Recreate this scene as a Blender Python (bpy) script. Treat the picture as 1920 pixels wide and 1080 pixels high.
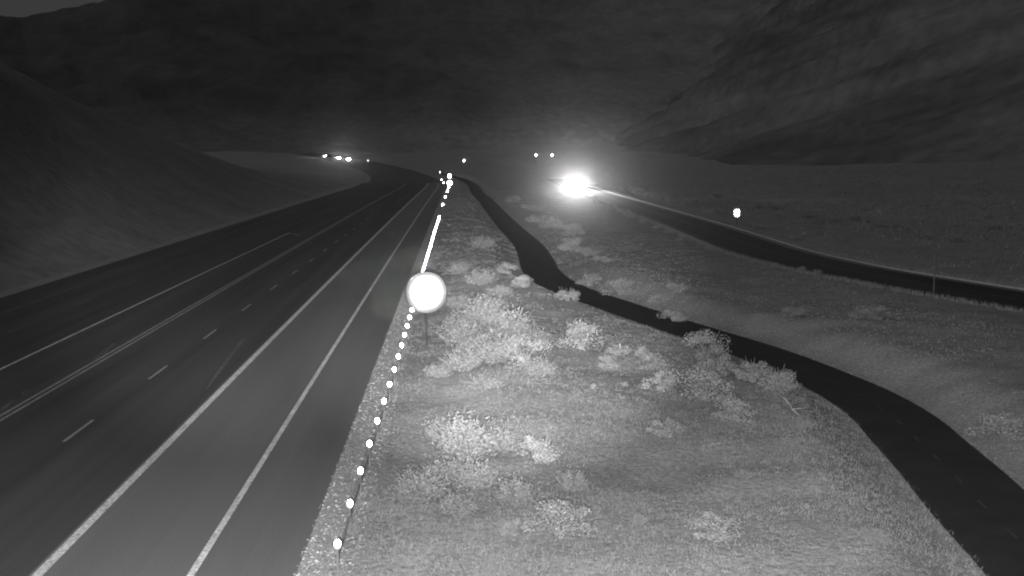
import bpy, math, random
import numpy as np
from mathutils import Vector

for o in list(bpy.data.objects):
    bpy.data.objects.remove(o, do_unlink=True)
sc = bpy.context.scene
col = sc.collection
RNG = np.random.default_rng(7)
random.seed(7)

# ------------------------------------------------------------------ camera
CAM_H = 10.4
cam = bpy.data.cameras.new('camera')
cam.sensor_width = 36.0
cam.lens = 36.0 * 2270.0 / 1920.0
cam.clip_start = 0.1
cam.clip_end = 8000.0
cam_ob = bpy.data.objects.new('camera', cam)
col.objects.link(cam_ob)
cam_ob.location = (0.0, 0.0, CAM_H)
cam_ob.rotation_euler = (math.radians(90.0 - 6.335), 0.0, math.radians(-2.707))
sc.camera = cam_ob

# ------------------------------------------------------------------ night sky and moon
MOON = Vector((-0.62, -0.46, 0.62)).normalized()
world = bpy.data.worlds.new('World')
sc.world = world
world.use_nodes = True
wn = world.node_tree
wn.nodes.clear()
sky_tex = wn.nodes.new('ShaderNodeTexSky')
sky_tex.sky_type = 'NISHITA'
sky_tex.sun_disc = False
sky_tex.sun_elevation = math.asin(MOON.z)
sky_tex.sun_rotation = math.atan2(MOON.x, MOON.y)
bw = wn.nodes.new('ShaderNodeRGBToBW')          # a near-infrared camera sees no colour
bg = wn.nodes.new('ShaderNodeBackground')
bg.inputs['Strength'].default_value = 0.0098
wo = wn.nodes.new('ShaderNodeOutputWorld')
wn.links.new(sky_tex.outputs['Color'], bw.inputs['Color'])
wn.links.new(bw.outputs['Val'], bg.inputs['Color'])
wn.links.new(bg.outputs['Background'], wo.inputs['Surface'])

moon = bpy.data.lights.new('moon', 'SUN')
moon.energy = 0.36
moon.angle = math.radians(0.5)
moon_ob = bpy.data.objects.new('moon', moon)
col.objects.link(moon_ob)
moon_ob.rotation_euler = MOON.to_track_quat('Z', 'Y').to_euler()


def spot(name, loc, target, power, size, blend=1.0, radius=0.08):
    d = bpy.data.lights.new(name, 'SPOT')
    d.energy = power
    d.spot_size = math.radians(size)
    d.spot_blend = blend
    d.shadow_soft_size = radius
    o = bpy.data.objects.new(name, d)
    col.objects.link(o)
    o.location = loc
    o.rotation_euler = (Vector(target) - Vector(loc)).to_track_quat('-Z', 'Y').to_euler()
    return o


# the infrared lamps of the traffic camera, mounted on its mast beside the lens, plus two added fill beams
LAMP = Vector((0.35, 0.0, 10.15))
spot('infrared_lamp', LAMP, (3.2, 110.0, 0.8), 430000.0, 23.0)
spot('infrared_lamp', LAMP + Vector((-0.7, 0, 0)), (1.0, 50.0, 0.0), 105000.0, 84.0)
spot('infrared_lamp', LAMP + Vector((-0.35, 0, 0.25)), (-26.0, 140.0, 0.5), 280000.0, 21.0)  # extra beam added to lift the dark left lanes and hill
spot('infrared_lamp', LAMP + Vector((-0.35, 0, -0.25)), (5.5, 165.0, 0.0), 520000.0, 10.0)  # extra narrow beam added to brighten the upper bank

sc.view_settings.view_transform = 'Standard'
sc.view_settings.look = 'None'
sc.view_settings.exposure = 0.0
sc.view_settings.gamma = 1.0
sc.view_settings.use_curve_mapping = False
sc.cycles.use_denoising = True
sc.cycles.max_bounces = 4
sc.cycles.volume_bounces = 1
sc.cycles.sample_clamp_indirect = 0.0
sc.cycles.caustics_reflective = False
sc.cycles.caustics_refractive = False
sc.cycles.pixel_filter_type = 'BLACKMAN_HARRIS'
sc.cycles.filter_width = 2.1

# ------------------------------------------------------------------ helpers
def _hash(i, j, s):
    n = (i * 374761393 + j * 668265263 + s * 974634777) & 0xFFFFFFFF
    n = ((n ^ (n >> 13)) * 1274126177) & 0xFFFFFFFF
    return ((n ^ (n >> 16)) & 0xFFFF) / 65535.0


def noise(x, y, s=0):
    x = np.asarray(x, float)
    y = np.asarray(y, float)
    i = np.floor(x).astype(np.int64)
    j = np.floor(y).astype(np.int64)
    u = x - i
    v = y - j
    u = u * u * (3 - 2 * u)
    v = v * v * (3 - 2 * v)
    a = _hash(i, j, s) * (1 - u) + _hash(i + 1, j, s) * u
    b = _hash(i, j + 1, s) * (1 - u) + _hash(i + 1, j + 1, s) * u
    return a * (1 - v) + b * v


def fbm(x, y, s=0, oct=4):
    t = 0.0
    a = 0.5
    for k in range(oct):
        t = t + a * (noise(np.asarray(x) * 2 ** k, np.asarray(y) * 2 ** k, s + k) - 0.5)
        a *= 0.5
    return t


def sstep(a, b, x):
    t = np.clip((np.asarray(x, float) - a) / (b - a), 0, 1)
    return t * t * (3 - 2 * t)


def link(ob, parent=None):
    col.objects.link(ob)
    if parent is not None:
        ob.parent = parent
    return ob


def make(name, data, parent=None, loc=None, rot=None):
    o = bpy.data.objects.new(name, data)
    link(o, parent)
    if loc is not None:
        o.location = loc
    if rot is not None:
        o.rotation_euler = rot
    return o


def tag(o, label=None, cat=None, group=None, kind=None):
    for k, v in (('label', label), ('category', cat), ('group', group), ('kind', kind)):
        if v:
            o[k] = v
    return o


def mesh_np(name, verts, faces, mat=None, smooth=False):
    verts = np.asarray(verts, np.float32)
    faces = np.asarray(faces, np.int32)
    m = bpy.data.meshes.new(name)
    n, k = faces.shape
    m.vertices.add(len(verts))
    m.vertices.foreach_set('co', verts.ravel())
    m.loops.add(n * k)
    m.loops.foreach_set('vertex_index', faces.ravel())
    m.polygons.add(n)
    m.polygons.foreach_set('loop_start', np.arange(0, n * k, k, dtype=np.int32))
    m.polygons.foreach_set('use_smooth', np.full(n, smooth))
    m.update(calc_edges=True)
    if mat:
        m.materials.append(mat)
    return m


class MB:
    """collects small shapes into one mesh"""

    def __init__(self):
        self.v = []
        self.f = []

    def add(self, vs, fs):
        b = len(self.v)
        self.v += [tuple(p) for p in vs]
        self.f += [tuple(b + i for i in f) for f in fs]
        return self

    def box(self, c, s, bevel=0.0):
        x, y, z = c
        a, b, d = s[0] / 2, s[1] / 2, s[2] / 2
        vs = [(x + i * a, y + j * b, z + k * d) for k in (-1, 1) for j in (-1, 1) for i in (-1, 1)]
        return self.add(vs, [(0, 2, 3, 1), (4, 5, 7, 6), (0, 1, 5, 4), (2, 6, 7, 3), (0, 4, 6, 2), (1, 3, 7, 5)])

    def tube(self, p, q, r0, r1=None, n=8):
        r1 = r0 if r1 is None else r1
        p = Vector(p)
        q = Vector(q)
        d = (q - p).normalized()
        a = d.orthogonal().normalized()
        b = d.cross(a)
        vs = []
        for c, r in ((p, r0), (q, r1)):
            for k in range(n):
                t = 2 * math.pi * k / n
                vs.append(c + a * (r * math.cos(t)) + b * (r * math.sin(t)))
        fs = [(k, (k + 1) % n, n + (k + 1) % n, n + k) for k in range(n)]
        fs += [tuple(range(n - 1, -1, -1)), tuple(range(n, 2 * n))]
        return self.add(vs, fs)

    def prism(self, pts, axis_pts):
        """outline pts (2D) placed by axis_pts(u, v, side) on two sides and closed"""
        n = len(pts)
        vs = [axis_pts(u, v, 0) for u, v in pts] + [axis_pts(u, v, 1) for u, v in pts]
        fs = [(k, (k + 1) % n, n + (k + 1) % n, n + k) for k in range(n)]
        fs += [tuple(range(n - 1, -1, -1)), tuple(range(n, 2 * n))]
        return self.add(vs, fs)

    def mesh(self, name, mat, smooth=False):
        m = bpy.data.meshes.new(name)
        m.from_pydata(self.v, [], self.f)
        m.materials.append(mat)
        if smooth:
            m.polygons.foreach_set('use_smooth', [True] * len(m.polygons))
        m.validate()
        m.update()
        return m

    def build(self, name, mat, parent=None, loc=None, rot=None, smooth=False):
        return make(name, self.mesh(name, mat, smooth), parent, loc, rot)


# ------------------------------------------------------------------ materials (all grey: near infrared)
def grey(v):
    return (v, v, v, 1.0)


def material(name, lo, hi, scale=4.0, rough=0.9, bump=0.0, bump_scale=20.0, detail=6.0, stretch=(1, 1, 1), spec=0.2,
             fine=0.0, fine_scale=60.0, island=0.0, metallic=0.0, trans=0.0, rot=None, low=None, pale=None):
    m = bpy.data.materials.new(name)
    m.use_nodes = True
    nt = m.node_tree
    p = nt.nodes['Principled BSDF']
    p.inputs['Roughness'].default_value = rough
    p.inputs['Specular IOR Level'].default_value = spec
    p.inputs['Metallic'].default_value = metallic
    tc = nt.nodes.new('ShaderNodeTexCoord')
    mp = nt.nodes.new('ShaderNodeMapping')
    mp.inputs['Scale'].default_value = stretch
    if rot:
        mr0 = nt.nodes.new('ShaderNodeMapping')
        mr0.inputs['Rotation'].default_value = rot
        nt.links.new(tc.outputs['Object'], mr0.inputs['Vector'])
        nt.links.new(mr0.outputs['Vector'], mp.inputs['Vector'])
    else:
        nt.links.new(tc.outputs['Object'], mp.inputs['Vector'])
    nz = nt.nodes.new('ShaderNodeTexNoise')
    nz.inputs['Scale'].default_value = scale
    nz.inputs['Detail'].default_value = detail
    nz.inputs['Roughness'].default_value = 0.62
    nt.links.new(mp.outputs['Vector'], nz.inputs['Vector'])
    mr = nt.nodes.new('ShaderNodeMapRange')
    mr.inputs['From Min'].default_value = 0.3
    mr.inputs['From Max'].default_value = 0.7
    mr.inputs['To Min'].default_value = lo
    mr.inputs['To Max'].default_value = hi
    nt.links.new(nz.outputs['Fac'], mr.inputs['Value'])
    out = mr.outputs['Result']

    def mul(a, src, f0, f1, t0, t1):
        r = nt.nodes.new('ShaderNodeMapRange')
        r.inputs['From Min'].default_value = f0
        r.inputs['From Max'].default_value = f1
        r.inputs['To Min'].default_value = t0
        r.inputs['To Max'].default_value = t1
        nt.links.new(src, r.inputs['Value'])
        x = nt.nodes.new('ShaderNodeMath')
        x.operation = 'MULTIPLY'
        nt.links.new(a, x.inputs[0])
        nt.links.new(r.outputs['Result'], x.inputs[1])
        return x.outputs[0]

    if fine:
        n2 = nt.nodes.new('ShaderNodeTexNoise')
        n2.inputs['Scale'].default_value = fine_scale
        n2.inputs['Detail'].default_value = 3.0
        nt.links.new(tc.outputs['Object'], n2.inputs['Vector'])
        out = mul(out, n2.outputs['Fac'], 0.3, 0.7, 1 - fine, 1 + fine)
    if island:
        ge = nt.nodes.new('ShaderNodeNewGeometry')
        out = mul(out, ge.outputs['Random Per Island'], 0, 1, 1 - island, 1 + island)
    if pale:     # hill brightness put into the colour, rising along X: (from x, to x, factor)
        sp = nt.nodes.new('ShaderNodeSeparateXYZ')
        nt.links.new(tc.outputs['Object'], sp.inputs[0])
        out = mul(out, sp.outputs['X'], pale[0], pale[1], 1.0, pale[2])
    if low:      # foot lightened in the colour to blend with the moonlit flat: (height, transition, factor)
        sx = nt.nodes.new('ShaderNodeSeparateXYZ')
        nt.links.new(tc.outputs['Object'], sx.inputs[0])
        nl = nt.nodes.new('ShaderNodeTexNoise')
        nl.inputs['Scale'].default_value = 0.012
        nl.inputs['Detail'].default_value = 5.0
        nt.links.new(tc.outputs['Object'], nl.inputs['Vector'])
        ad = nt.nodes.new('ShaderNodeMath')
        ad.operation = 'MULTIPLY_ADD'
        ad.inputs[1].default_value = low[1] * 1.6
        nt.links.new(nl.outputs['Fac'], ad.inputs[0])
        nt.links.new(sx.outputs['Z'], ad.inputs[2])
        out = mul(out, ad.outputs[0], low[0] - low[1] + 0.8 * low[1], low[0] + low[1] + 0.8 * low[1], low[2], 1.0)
    cc = nt.nodes.new('ShaderNodeCombineColor')
    for k in range(3):
        nt.links.new(out, cc.inputs[k])
    nt.links.new(cc.outputs['Color'], p.inputs['Base Color'])
    if bump:
        n3 = nt.nodes.new('ShaderNodeTexNoise')
        n3.inputs['Scale'].default_value = bump_scale
        n3.inputs['Detail'].default_value = 5.0
        nt.links.new(mp.outputs['Vector'], n3.inputs['Vector'])
        b = nt.nodes.new('ShaderNodeBump')
        b.inputs['Strength'].default_value = 1.0
        b.inputs['Distance'].default_value = bump
        nt.links.new(n3.outputs['Fac'], b.inputs['Height'])
        nt.links.new(b.outputs['Normal'], p.inputs['Normal'])
    if trans:
        tr = nt.nodes.new('ShaderNodeBsdfTranslucent')
        nt.links.new(cc.outputs['Color'], tr.inputs['Color'])
        mx = nt.nodes.new('ShaderNodeMixShader')
        mx.inputs['Fac'].default_value = trans
        nt.links.new(p.outputs['BSDF'], mx.inputs[1])
        nt.links.new(tr.outputs['BSDF'], mx.inputs[2])
        nt.links.new(mx.outputs['Shader'], nt.nodes['Material Output'].inputs['Surface'])
    return m


def glow(name, strength):
    m = bpy.data.materials.new(name)
    m.use_nodes = True
    p = m.node_tree.nodes['Principled BSDF']
    p.inputs['Base Color'].default_value = grey(0.8)
    nz = m.node_tree.nodes.new('ShaderNodeTexNoise')
    nz.inputs['Scale'].default_value = 6.0
    mr = m.node_tree.nodes.new('ShaderNodeMapRange')
    mr.inputs['To Min'].default_value = strength * 0.8
    mr.inputs['To Max'].default_value = strength * 1.2
    m.node_tree.links.new(nz.outputs['Fac'], mr.inputs['Value'])
    p.inputs['Emission Color'].default_value = grey(1.0)
    m.node_tree.links.new(mr.outputs['Result'], p.inputs['Emission Strength'])
    return m


M = dict(
    soil=material('dry_soil', 0.24, 0.33, 0.35, 0.95, 0.05, 5.0, fine=0.3, fine_scale=7.0),
    hill=material('hillside_scrub', 0.19, 0.29, 0.05, 0.95, 0.1, 0.5, fine=0.18, fine_scale=0.6),
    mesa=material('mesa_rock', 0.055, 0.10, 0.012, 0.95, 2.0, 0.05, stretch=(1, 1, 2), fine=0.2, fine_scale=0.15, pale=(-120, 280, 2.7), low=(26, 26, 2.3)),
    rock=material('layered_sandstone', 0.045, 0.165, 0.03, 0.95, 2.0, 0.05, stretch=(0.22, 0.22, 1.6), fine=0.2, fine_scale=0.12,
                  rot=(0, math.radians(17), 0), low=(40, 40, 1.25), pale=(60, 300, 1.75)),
    asphalt=material('worn_asphalt', 0.06, 0.10, 0.5, 0.85, 0.01, 60.0, stretch=(1.4, 0.03, 1), fine=0.25, fine_scale=25.0),
    pale_asphalt=material('pale_far_asphalt', 0.09, 0.125, 0.3, 0.9, fine=0.2, fine_scale=8.0),
    turn_asphalt=material('grey_asphalt', 0.145, 0.185, 0.5, 0.85, 0.01, 60.0, stretch=(1.2, 0.03, 1), fine=0.25, fine_scale=25.0),
    path_asphalt=material('dark_path_asphalt', 0.024, 0.038, 0.6, 0.8, 0.008, 60.0, fine=0.25, fine_scale=25.0),
    park_asphalt=material('dark_road_asphalt', 0.035, 0.055, 0.4, 0.85, 0.01, 60.0, fine=0.2, fine_scale=25.0),
    gravel=material('shoulder_gravel', 0.30, 0.44, 1.6, 0.95, 0.04, 14.0, fine=0.4, fine_scale=14.0),
    pebble=material('pebbles', 0.25, 0.45, 3.0, 0.9, island=0.5),
    paint=material('white_paint', 0.50, 0.80, 2.2, 0.6, fine=0.45, fine_scale=9.0, stretch=(1, 0.4, 1)),
    yellow=material('worn_centre_paint', 0.26, 0.42, 2.0, 0.6, fine=0.35, fine_scale=8.0, stretch=(1, 0.4, 1)),
    faint=material('faded_paint', 0.08, 0.22, 2.5, 0.7, fine=0.5, fine_scale=7.0, stretch=(1, 0.4, 1)),
    path_paint=material('worn_path_paint', 0.04, 0.08, 2.5, 0.7),
    kerb=material('concrete_kerb', 0.32, 0.45, 1.5, 0.85, 0.01, 30.0, fine=0.2, fine_scale=9.0),
    grass=material('dry_grass', 0.23, 0.31, 0.3, 0.9, island=0.25, trans=0.25),
    brush=material('pale_brush', 0.23, 0.31, 1.2, 0.85, island=0.3, trans=0.25),
    leaf=material('grey_shrub_leaves', 0.28, 0.37, 1.2, 0.85, island=0.25, trans=0.2),
    twig=material('twigs', 0.14, 0.24, 5.0, 0.9),
    steel=material('galvanised_steel', 0.10, 0.16, 3.0, 0.6, spec=0.3),
    dark_post=material('dark_post', 0.03, 0.05, 3.0, 0.8),
    wood=material('bleached_wood', 0.5, 0.7, 6.0, 0.8, 0.01, 40.0),
    sheet=material('reflective_sheeting', 0.92, 0.98, 3.0, 0.13, metallic=0.90),
    car_paint=material('car_paint', 0.10, 0.13, 2.0, 0.3, spec=0.5),
    car_glass=material('car_glass', 0.015, 0.025, 2.0, 0.08, spec=0.6),
    tyre=material('tyre_rubber', 0.015, 0.025, 9.0, 0.9),
    rim=material('wheel_rim', 0.3, 0.4, 4.0, 0.4, metallic=0.8),
    trim=material('dark_trim', 0.02, 0.04, 4.0, 0.6),
    headlamp=glow('lit_headlamp', 4000.0),
)

# ------------------------------------------------------------------ where the ways run
PATH = np.array([(13.2, 14), (14.5, 22), (15.9, 30), (16.7, 36), (17.5, 41), (18.1, 45.5), (18.7, 50), (18.8, 55),
                 (18.3, 60), (17.5, 65.5), (16.4, 70.5), (14.8, 76.5), (13.2, 83), (11.0, 92.5), (9.5, 99.5),
                 (8.5, 108), (8.3, 118), (8.7, 130), (9.0, 150), (8.3, 185), (7.7, 228), (7.0, 290), (6.3, 330),
                 (6.0, 420), (2.0, 500), (-8.0, 580)], float)
PARK = np.array([(55, 48), (50, 60), (45.3, 71), (41, 83), (37.3, 97), (34.9, 109), (33.6, 126), (34.0, 145),
                 (35.0, 175), (35.6, 216), (36.8, 300), (38.5, 380), (42, 480)], float)
PATH_HALF, PARK_HALF = 1.85, 4.3


def densify(P, step=1.5):
    out = []
    n = len(P)
    for k in range(n - 1):
        p0, p1, p2, p3 = P[max(k - 1, 0)], P[k], P[k + 1], P[min(k + 2, n - 1)]
        m = max(2, int(np.linalg.norm(p2 - p1) / step))
        for t in np.arange(m) / m:
            out.append(0.5 * (2 * p1 + (p2 - p0) * t + (2 * p0 - 5 * p1 + 4 * p2 - p3) * t * t
                              + (3 * p1 - p0 - 3 * p2 + p3) * t ** 3))
    out.append(P[-1])
    return np.array(out)


PATH_D, PARK_D = densify(PATH), densify(PARK)


def dist_to(P, x, y):
    x = np.asarray(x, float)
    y = np.asarray(y, float)
    best = np.full(np.broadcast(x, y).shape, 1e9)
    S = P[::2]
    for k in range(len(S) - 1):
        a, b = S[k], S[k + 1]
        d = b - a
        L = d @ d
        t = np.clip(((x - a[0]) * d[0] + (y - a[1]) * d[1]) / L, 0, 1)
        best = np.minimum(best, np.hypot(x - a[0] - t * d[0], y - a[1] - t * d[1]))
    return best


def road_shift(y):
    y = np.asarray(y, float)
    return 1e-5 * np.minimum(y, 380) ** 2 - 3.3e-4 * np.clip(y - 380, 0, 600) ** 2


def base_z(y):
    y = np.asarray(y, float)
    t = np.clip(y - 380, 0, 420)
    return 7 * (t / 420) ** 2 + np.clip(y - 800, 0, None) * 0.033


def path_z(y):
    return base_z(y) - 0.8 + 0.5 * sstep(130, 300, y)


def ground_z(x, y, fine=True):
    x = np.asarray(x, float)
    y = np.asarray(y, float)
    u = x - road_shift(y)
    z = 0.22 * sstep(-3.0, 1.5, u) * sstep(20, 60, y) + np.maximum(0, u - 52) * 0.05 * sstep(52, 80, u)
    side = np.maximum(sstep(-3.4, -1.0, u), sstep(-34, -38, u))
    z = z + side * (1.1 * fbm(x / 14, y / 14, 3) + (0.35 * fbm(x / 2.2, y / 2.2, 9, 3) * sstep(150, 85, y) if fine else 0))
    z = z + sstep(62, 190, u) * 7 * fbm(x / 55, y / 55, 130, 4)
    z = z + sstep(430, 640, y) * np.maximum(sstep(-4, 12, u), sstep(-36, -60, u)) * 5 * fbm(x / 70, y / 70, 140, 4)
    dk = dist_to(PARK_D, x, y)
    k = sstep(PARK_HALF + 6, PARK_HALF + 0.6, dk)
    z = z * (1 - k) + 0.0 * k
    z = z - 0.06 * sstep(PARK_HALF + 0.5, PARK_HALF + 0.2, dk)
    z = z + base_z(y)
    dp = dist_to(PATH_D, x, y)
    k = sstep(PATH_HALF + 3.4, PATH_HALF + 0.2, dp)
    z = z * (1 - k) + path_z(y) * k
    z = z - 0.06 * sstep(PATH_HALF + 0.25, PATH_HALF - 0.1, dp)
    road = sstep(-34.5, -33.2, u) * sstep(-2.9, -3.7, u)
    z = z * (1 - road) + (base_z(y) - 0.07) * road
    return z


# ------------------------------------------------------------------ the ground
xs = np.concatenate([np.linspace(-1500, -220, 22), np.linspace(-200, -40, 34), np.arange(-38, 48, 0.55),
                     np.linspace(48.5, 120, 60), np.linspace(130, 1500, 28)])
ys = np.concatenate([np.linspace(-60, 18, 10), np.arange(20, 130, 0.6), np.arange(130, 260, 1.2),
                     np.arange(260, 520, 3.0), np.linspace(525, 900, 40), np.linspace(930, 2400, 20)])
X, Y = np.meshgrid(xs, ys)
Z = ground_z(X, Y)
nx, ny = len(xs), len(ys)
idx = np.arange(nx * ny).reshape(ny, nx)


def grid_faces(idx):
    return np.stack([idx[:-1, :-1], idx[:-1, 1:], idx[1:, 1:], idx[1:, :-1]], -1).reshape(-1, 4)


ground = make('ground', mesh_np('ground', np.stack([X, Y, Z], -1).reshape(-1, 3), grid_faces(idx), M['soil'], True))
tag(ground, kind='structure', label='dry sandy valley floor beside the highway')


def ribbon_x(x0, x1, y0, y1, dz, step=4.0, cols=1):
    n = max(2, int((y1 - y0) / step) + 1)
    yy = np.linspace(y0, y1, n)
    uu = np.linspace(x0, x1, cols + 1)
    U, V = np.meshgrid(uu, yy)
    Xr = U + road_shift(V)
    Zr = base_z(V) + dz
    return np.stack([Xr, V, Zr], -1).reshape(-1, 3), grid_faces(np.arange(n * (cols + 1)).reshape(n, cols + 1))


highway = make('highway', mesh_np('highway', *ribbon_x(-33.0, -10.62, -40, 430, 0.0, 4, 4), M['asphalt'], True))
tag(highway, kind='structure', label='dark worn asphalt of the main highway lanes')
turn_lane = make('turn_lane', mesh_np('turn_lane', *ribbon_x(-10.62, -4.0, -40, 430, 0.0, 4, 2), M['turn_asphalt'], True))
bend = make('highway_bend', mesh_np('highway_bend', *ribbon_x(-31.0, -5.0, 430, 1000, 0.0, 4, 4), M['pale_asphalt'], True))  # murk put into the colour: paler asphalt hides the far bend
tag(bend, kind='structure', label='far bend of the highway, paled to sink into the night murk')
tag(turn_lane, kind='structure', label='lighter grey asphalt of the right turn lane and shoulder')
shoulder = make('gravel_shoulder', mesh_np('gravel_shoulder', *ribbon_x(-4.0, -3.2, -40, 1000, -0.012, 2, 3), M['gravel'], True))
tag(shoulder, kind='structure', label='pale gravel strip along the asphalt edge')


def line(name, x, w, y0, y1, mat, parent, step=4.0, dz=0.005):
    return make(name, mesh_np(name, *ribbon_x(x - w / 2, x + w / 2, y0, y1, dz, step), mat), parent)


line('edge_line', -6.6, 0.19, 5, 425, M['paint'], turn_lane)
line('lane_line', -10.40, 0.27, 5, 425, M['paint'], turn_lane)
line('centre_line', -17.86, 0.13, 5, 428, M['yellow'], highway)
line('centre_line', -18.18, 0.13, 5, 428, M['yellow'], highway)
line('turn_line', -22.1, 0.15, 5, 161, M['paint'], highway)
line('far_edge_line', -29.8, 0.13, 5, 425, M['faint'], highway)
for k in range(16):
    y0 = 19.2 + 12.3 * k
    line('lane_dash', -14.25, 0.13, y0, y0 + 3.6, M['yellow'], highway, 2.0)
for k in range(14):
    y0 = 46.0 + 12.75 * k
    line('lane_dash', -26.25, 0.11, y0, y0 + 3.4, M['faint'], highway, 2.0)


def stroke(name, a, b, w, mat, parent):
    a = Vector((a[0], a[1], 0.0065))
    b = Vector((b[0], b[1], 0.0065))
    n = Vector((-(b - a).y, (b - a).x, 0)).normalized() * (w / 2)
    vs = [a - n, b - n, b + n, a + n]
    return make(name, mesh_np(name, [tuple(v) for v in vs], [(0, 1, 2, 3)], mat), parent)


for a, b in (((-11.9, 68.4), (-11.05, 53.5)), ((-12.02, 68.2), (-11.2, 55.0))):
    stroke('old_marking', a, b, 0.05, M['faint'], highway)
for a, b in (((-18.9, 67.2), (-18.3, 61.5)), ((-18.75, 66.9), (-18.3, 63.2)), ((-18.95, 53.5), (-18.4, 49.0)),
             ((-18.85, 52.6), (-18.4, 48.0))):
    stroke('hatch_mark', a, b, 0.07, M['faint'], highway)
stroke('stop_tick', (-22.0, 160.6), (-19.9, 156.4), 0.3, M['yellow'], highway)
stroke('stop_tick', (-9.2, 159.9), (-7.9, 157.9), 0.35, M['yellow'], turn_lane)
stroke('stop_tick', (-9.0, 212.0), (-7.6, 209.5), 0.4, M['faint'], turn_lane)


def way(name, P, half, zf, mat, cols=4):
    d = np.gradient(P, axis=0)
    d /= np.linalg.norm(d, axis=1)[:, None]
    nrm = np.stack([d[:, 1], -d[:, 0]], -1)
    s = np.linspace(-half, half, cols + 1)
    XY = P[:, None, :] + nrm[:, None, :] * s[None, :, None]
    Zr = np.repeat(np.asarray(zf(P[:, 1]))[:, None], cols + 1, 1)
    V = np.concatenate([XY, Zr[..., None]], -1).reshape(-1, 3)
    return make(name, mesh_np(name, V, grid_faces(np.arange(len(P) * (cols + 1)).reshape(len(P), cols + 1)), mat, True)), nrm


path, path_n = way('path', PATH_D, PATH_HALF, path_z, M['path_asphalt'])
tag(path, kind='structure', label='dark winding asphalt cycle path below the grass bank')
park_road, park_n = way('entrance_road', PARK_D, PARK_HALF, base_z, M['park_asphalt'])
tag(park_road, kind='structure', label='dark two-lane entrance road on the right')

# centre dashes of the path, each about a metre long
acc = np.concatenate([[0], np.cumsum(np.linalg.norm(np.diff(PATH_D, axis=0), axis=1))])
for k in range(26):
    s0 = 3.0 * k + 2.0
    q = [np.array([np.interp(s, acc, PATH_D[:, 0]), np.interp(s, acc, PATH_D[:, 1])]) for s in (s0, s0 + 0.9)]
    t = (q[1] - q[0]) / np.linalg.norm(q[1] - q[0])
    n = np.array([t[1], -t[0]]) * 0.045
    zz = float(path_z(q[0][1])) + 0.005
    vs = [(*(q[0] - n), zz), (*(q[1] - n), zz), (*(q[1] + n), zz), (*(q[0] + n), zz)]
    make('centre_dash', mesh_np('centre_dash', vs, [(0, 3, 2, 1)], M['path_paint']), path)


def offset_strip(name, P, nrm, s0, s1, zf, mat, parent):
    V = []
    for (p, n) in zip(P, nrm):
        for s in (s0, s1):
            c = p + n * s
            V.append((c[0], c[1], float(zf(p[1]))))
    return make(name, mesh_np(name, V, grid_faces(np.arange(len(P) * 2).reshape(len(P), 2)), mat), parent)


offset_strip('edge_line', PARK_D, park_n, 3.6, 3.75, lambda y: base_z(y) + 0.005, M['paint'], park_road)
offset_strip('edge_line', PARK_D, park_n, -3.75, -3.6, lambda y: base_z(y) + 0.005, M['faint'], park_road)
offset_strip('centre_line', PARK_D, park_n, -0.06, 0.06, lambda y: base_z(y) + 0.005, M['faint'], park_road)
# low concrete kerb on the far side
V = []
for p, n in zip(PARK_D, park_n):
    b = float(base_z(p[1]))
    for s, h in ((4.31, -0.1), (4.31, 0.13), (4.34, 0.16), (4.55, 0.17), (4.58, -0.1)):
        c = p + n * s
        V.append((c[0], c[1], b + h))
kerb = make('kerb', mesh_np('kerb', V, grid_faces(np.arange(len(PARK_D) * 5).reshape(-1, 5)), M['kerb']), park_road)

# ------------------------------------------------------------------ hills
uy = np.concatenate([np.arange(10, 300, 2.0), np.arange(300, 640, 5.0)])
ux = np.concatenate([np.arange(-33.4, -100, -1.6), np.linspace(-102, -330, 40)])
U, V_ = np.meshgrid(ux, uy)
g = np.interp(V_, [0, 100, 150, 210, 275, 325, 380, 430, 500, 640], [44, 40, 34.5, 27.0, 18.7, 13.8, 8.3, 4.5, 2.0, 0.5])
S = sstep(-33, -82, U) * 0.75 + 0.25 * np.clip((-34 - U) / 48, 0, 1)
Zh = base_z(V_) - 0.25 + g * S + S * (2.2 * fbm(U / 34, V_ / 34, 21) + 0.4 * fbm(U / 6, V_ / 6, 25)) * np.clip(g / 20, 0.15, 1)
hill = make('hillside', mesh_np('hillside', np.stack([U + road_shift(V_), V_, Zh], -1).reshape(-1, 3),
                                grid_faces(np.arange(U.size).reshape(U.shape))[:, ::-1], M['hill'], True))
tag(hill, kind='structure', label='smooth scrubby hillside sloping down to the highway on the left')


def polar_hill(name, az0, az1, na, r0, r1, nr, height, mat, label):
    az = np.radians(np.linspace(az0, az1, na))
    t = np.linspace(0, 1, nr)
    A, T = np.meshgrid(az, t)
    R = r0 + (r1 - r0) * T ** 1.25
    Xp, Yp = R * np.sin(A), R * np.cos(A)
    o = make(name, mesh_np(name, np.stack([Xp, Yp, height(A, R, Xp, Yp)], -1).reshape(-1, 3),
                           grid_faces(np.arange(A.size).reshape(A.shape)), mat, True))
    return tag(o, kind='structure', label=label)


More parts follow.
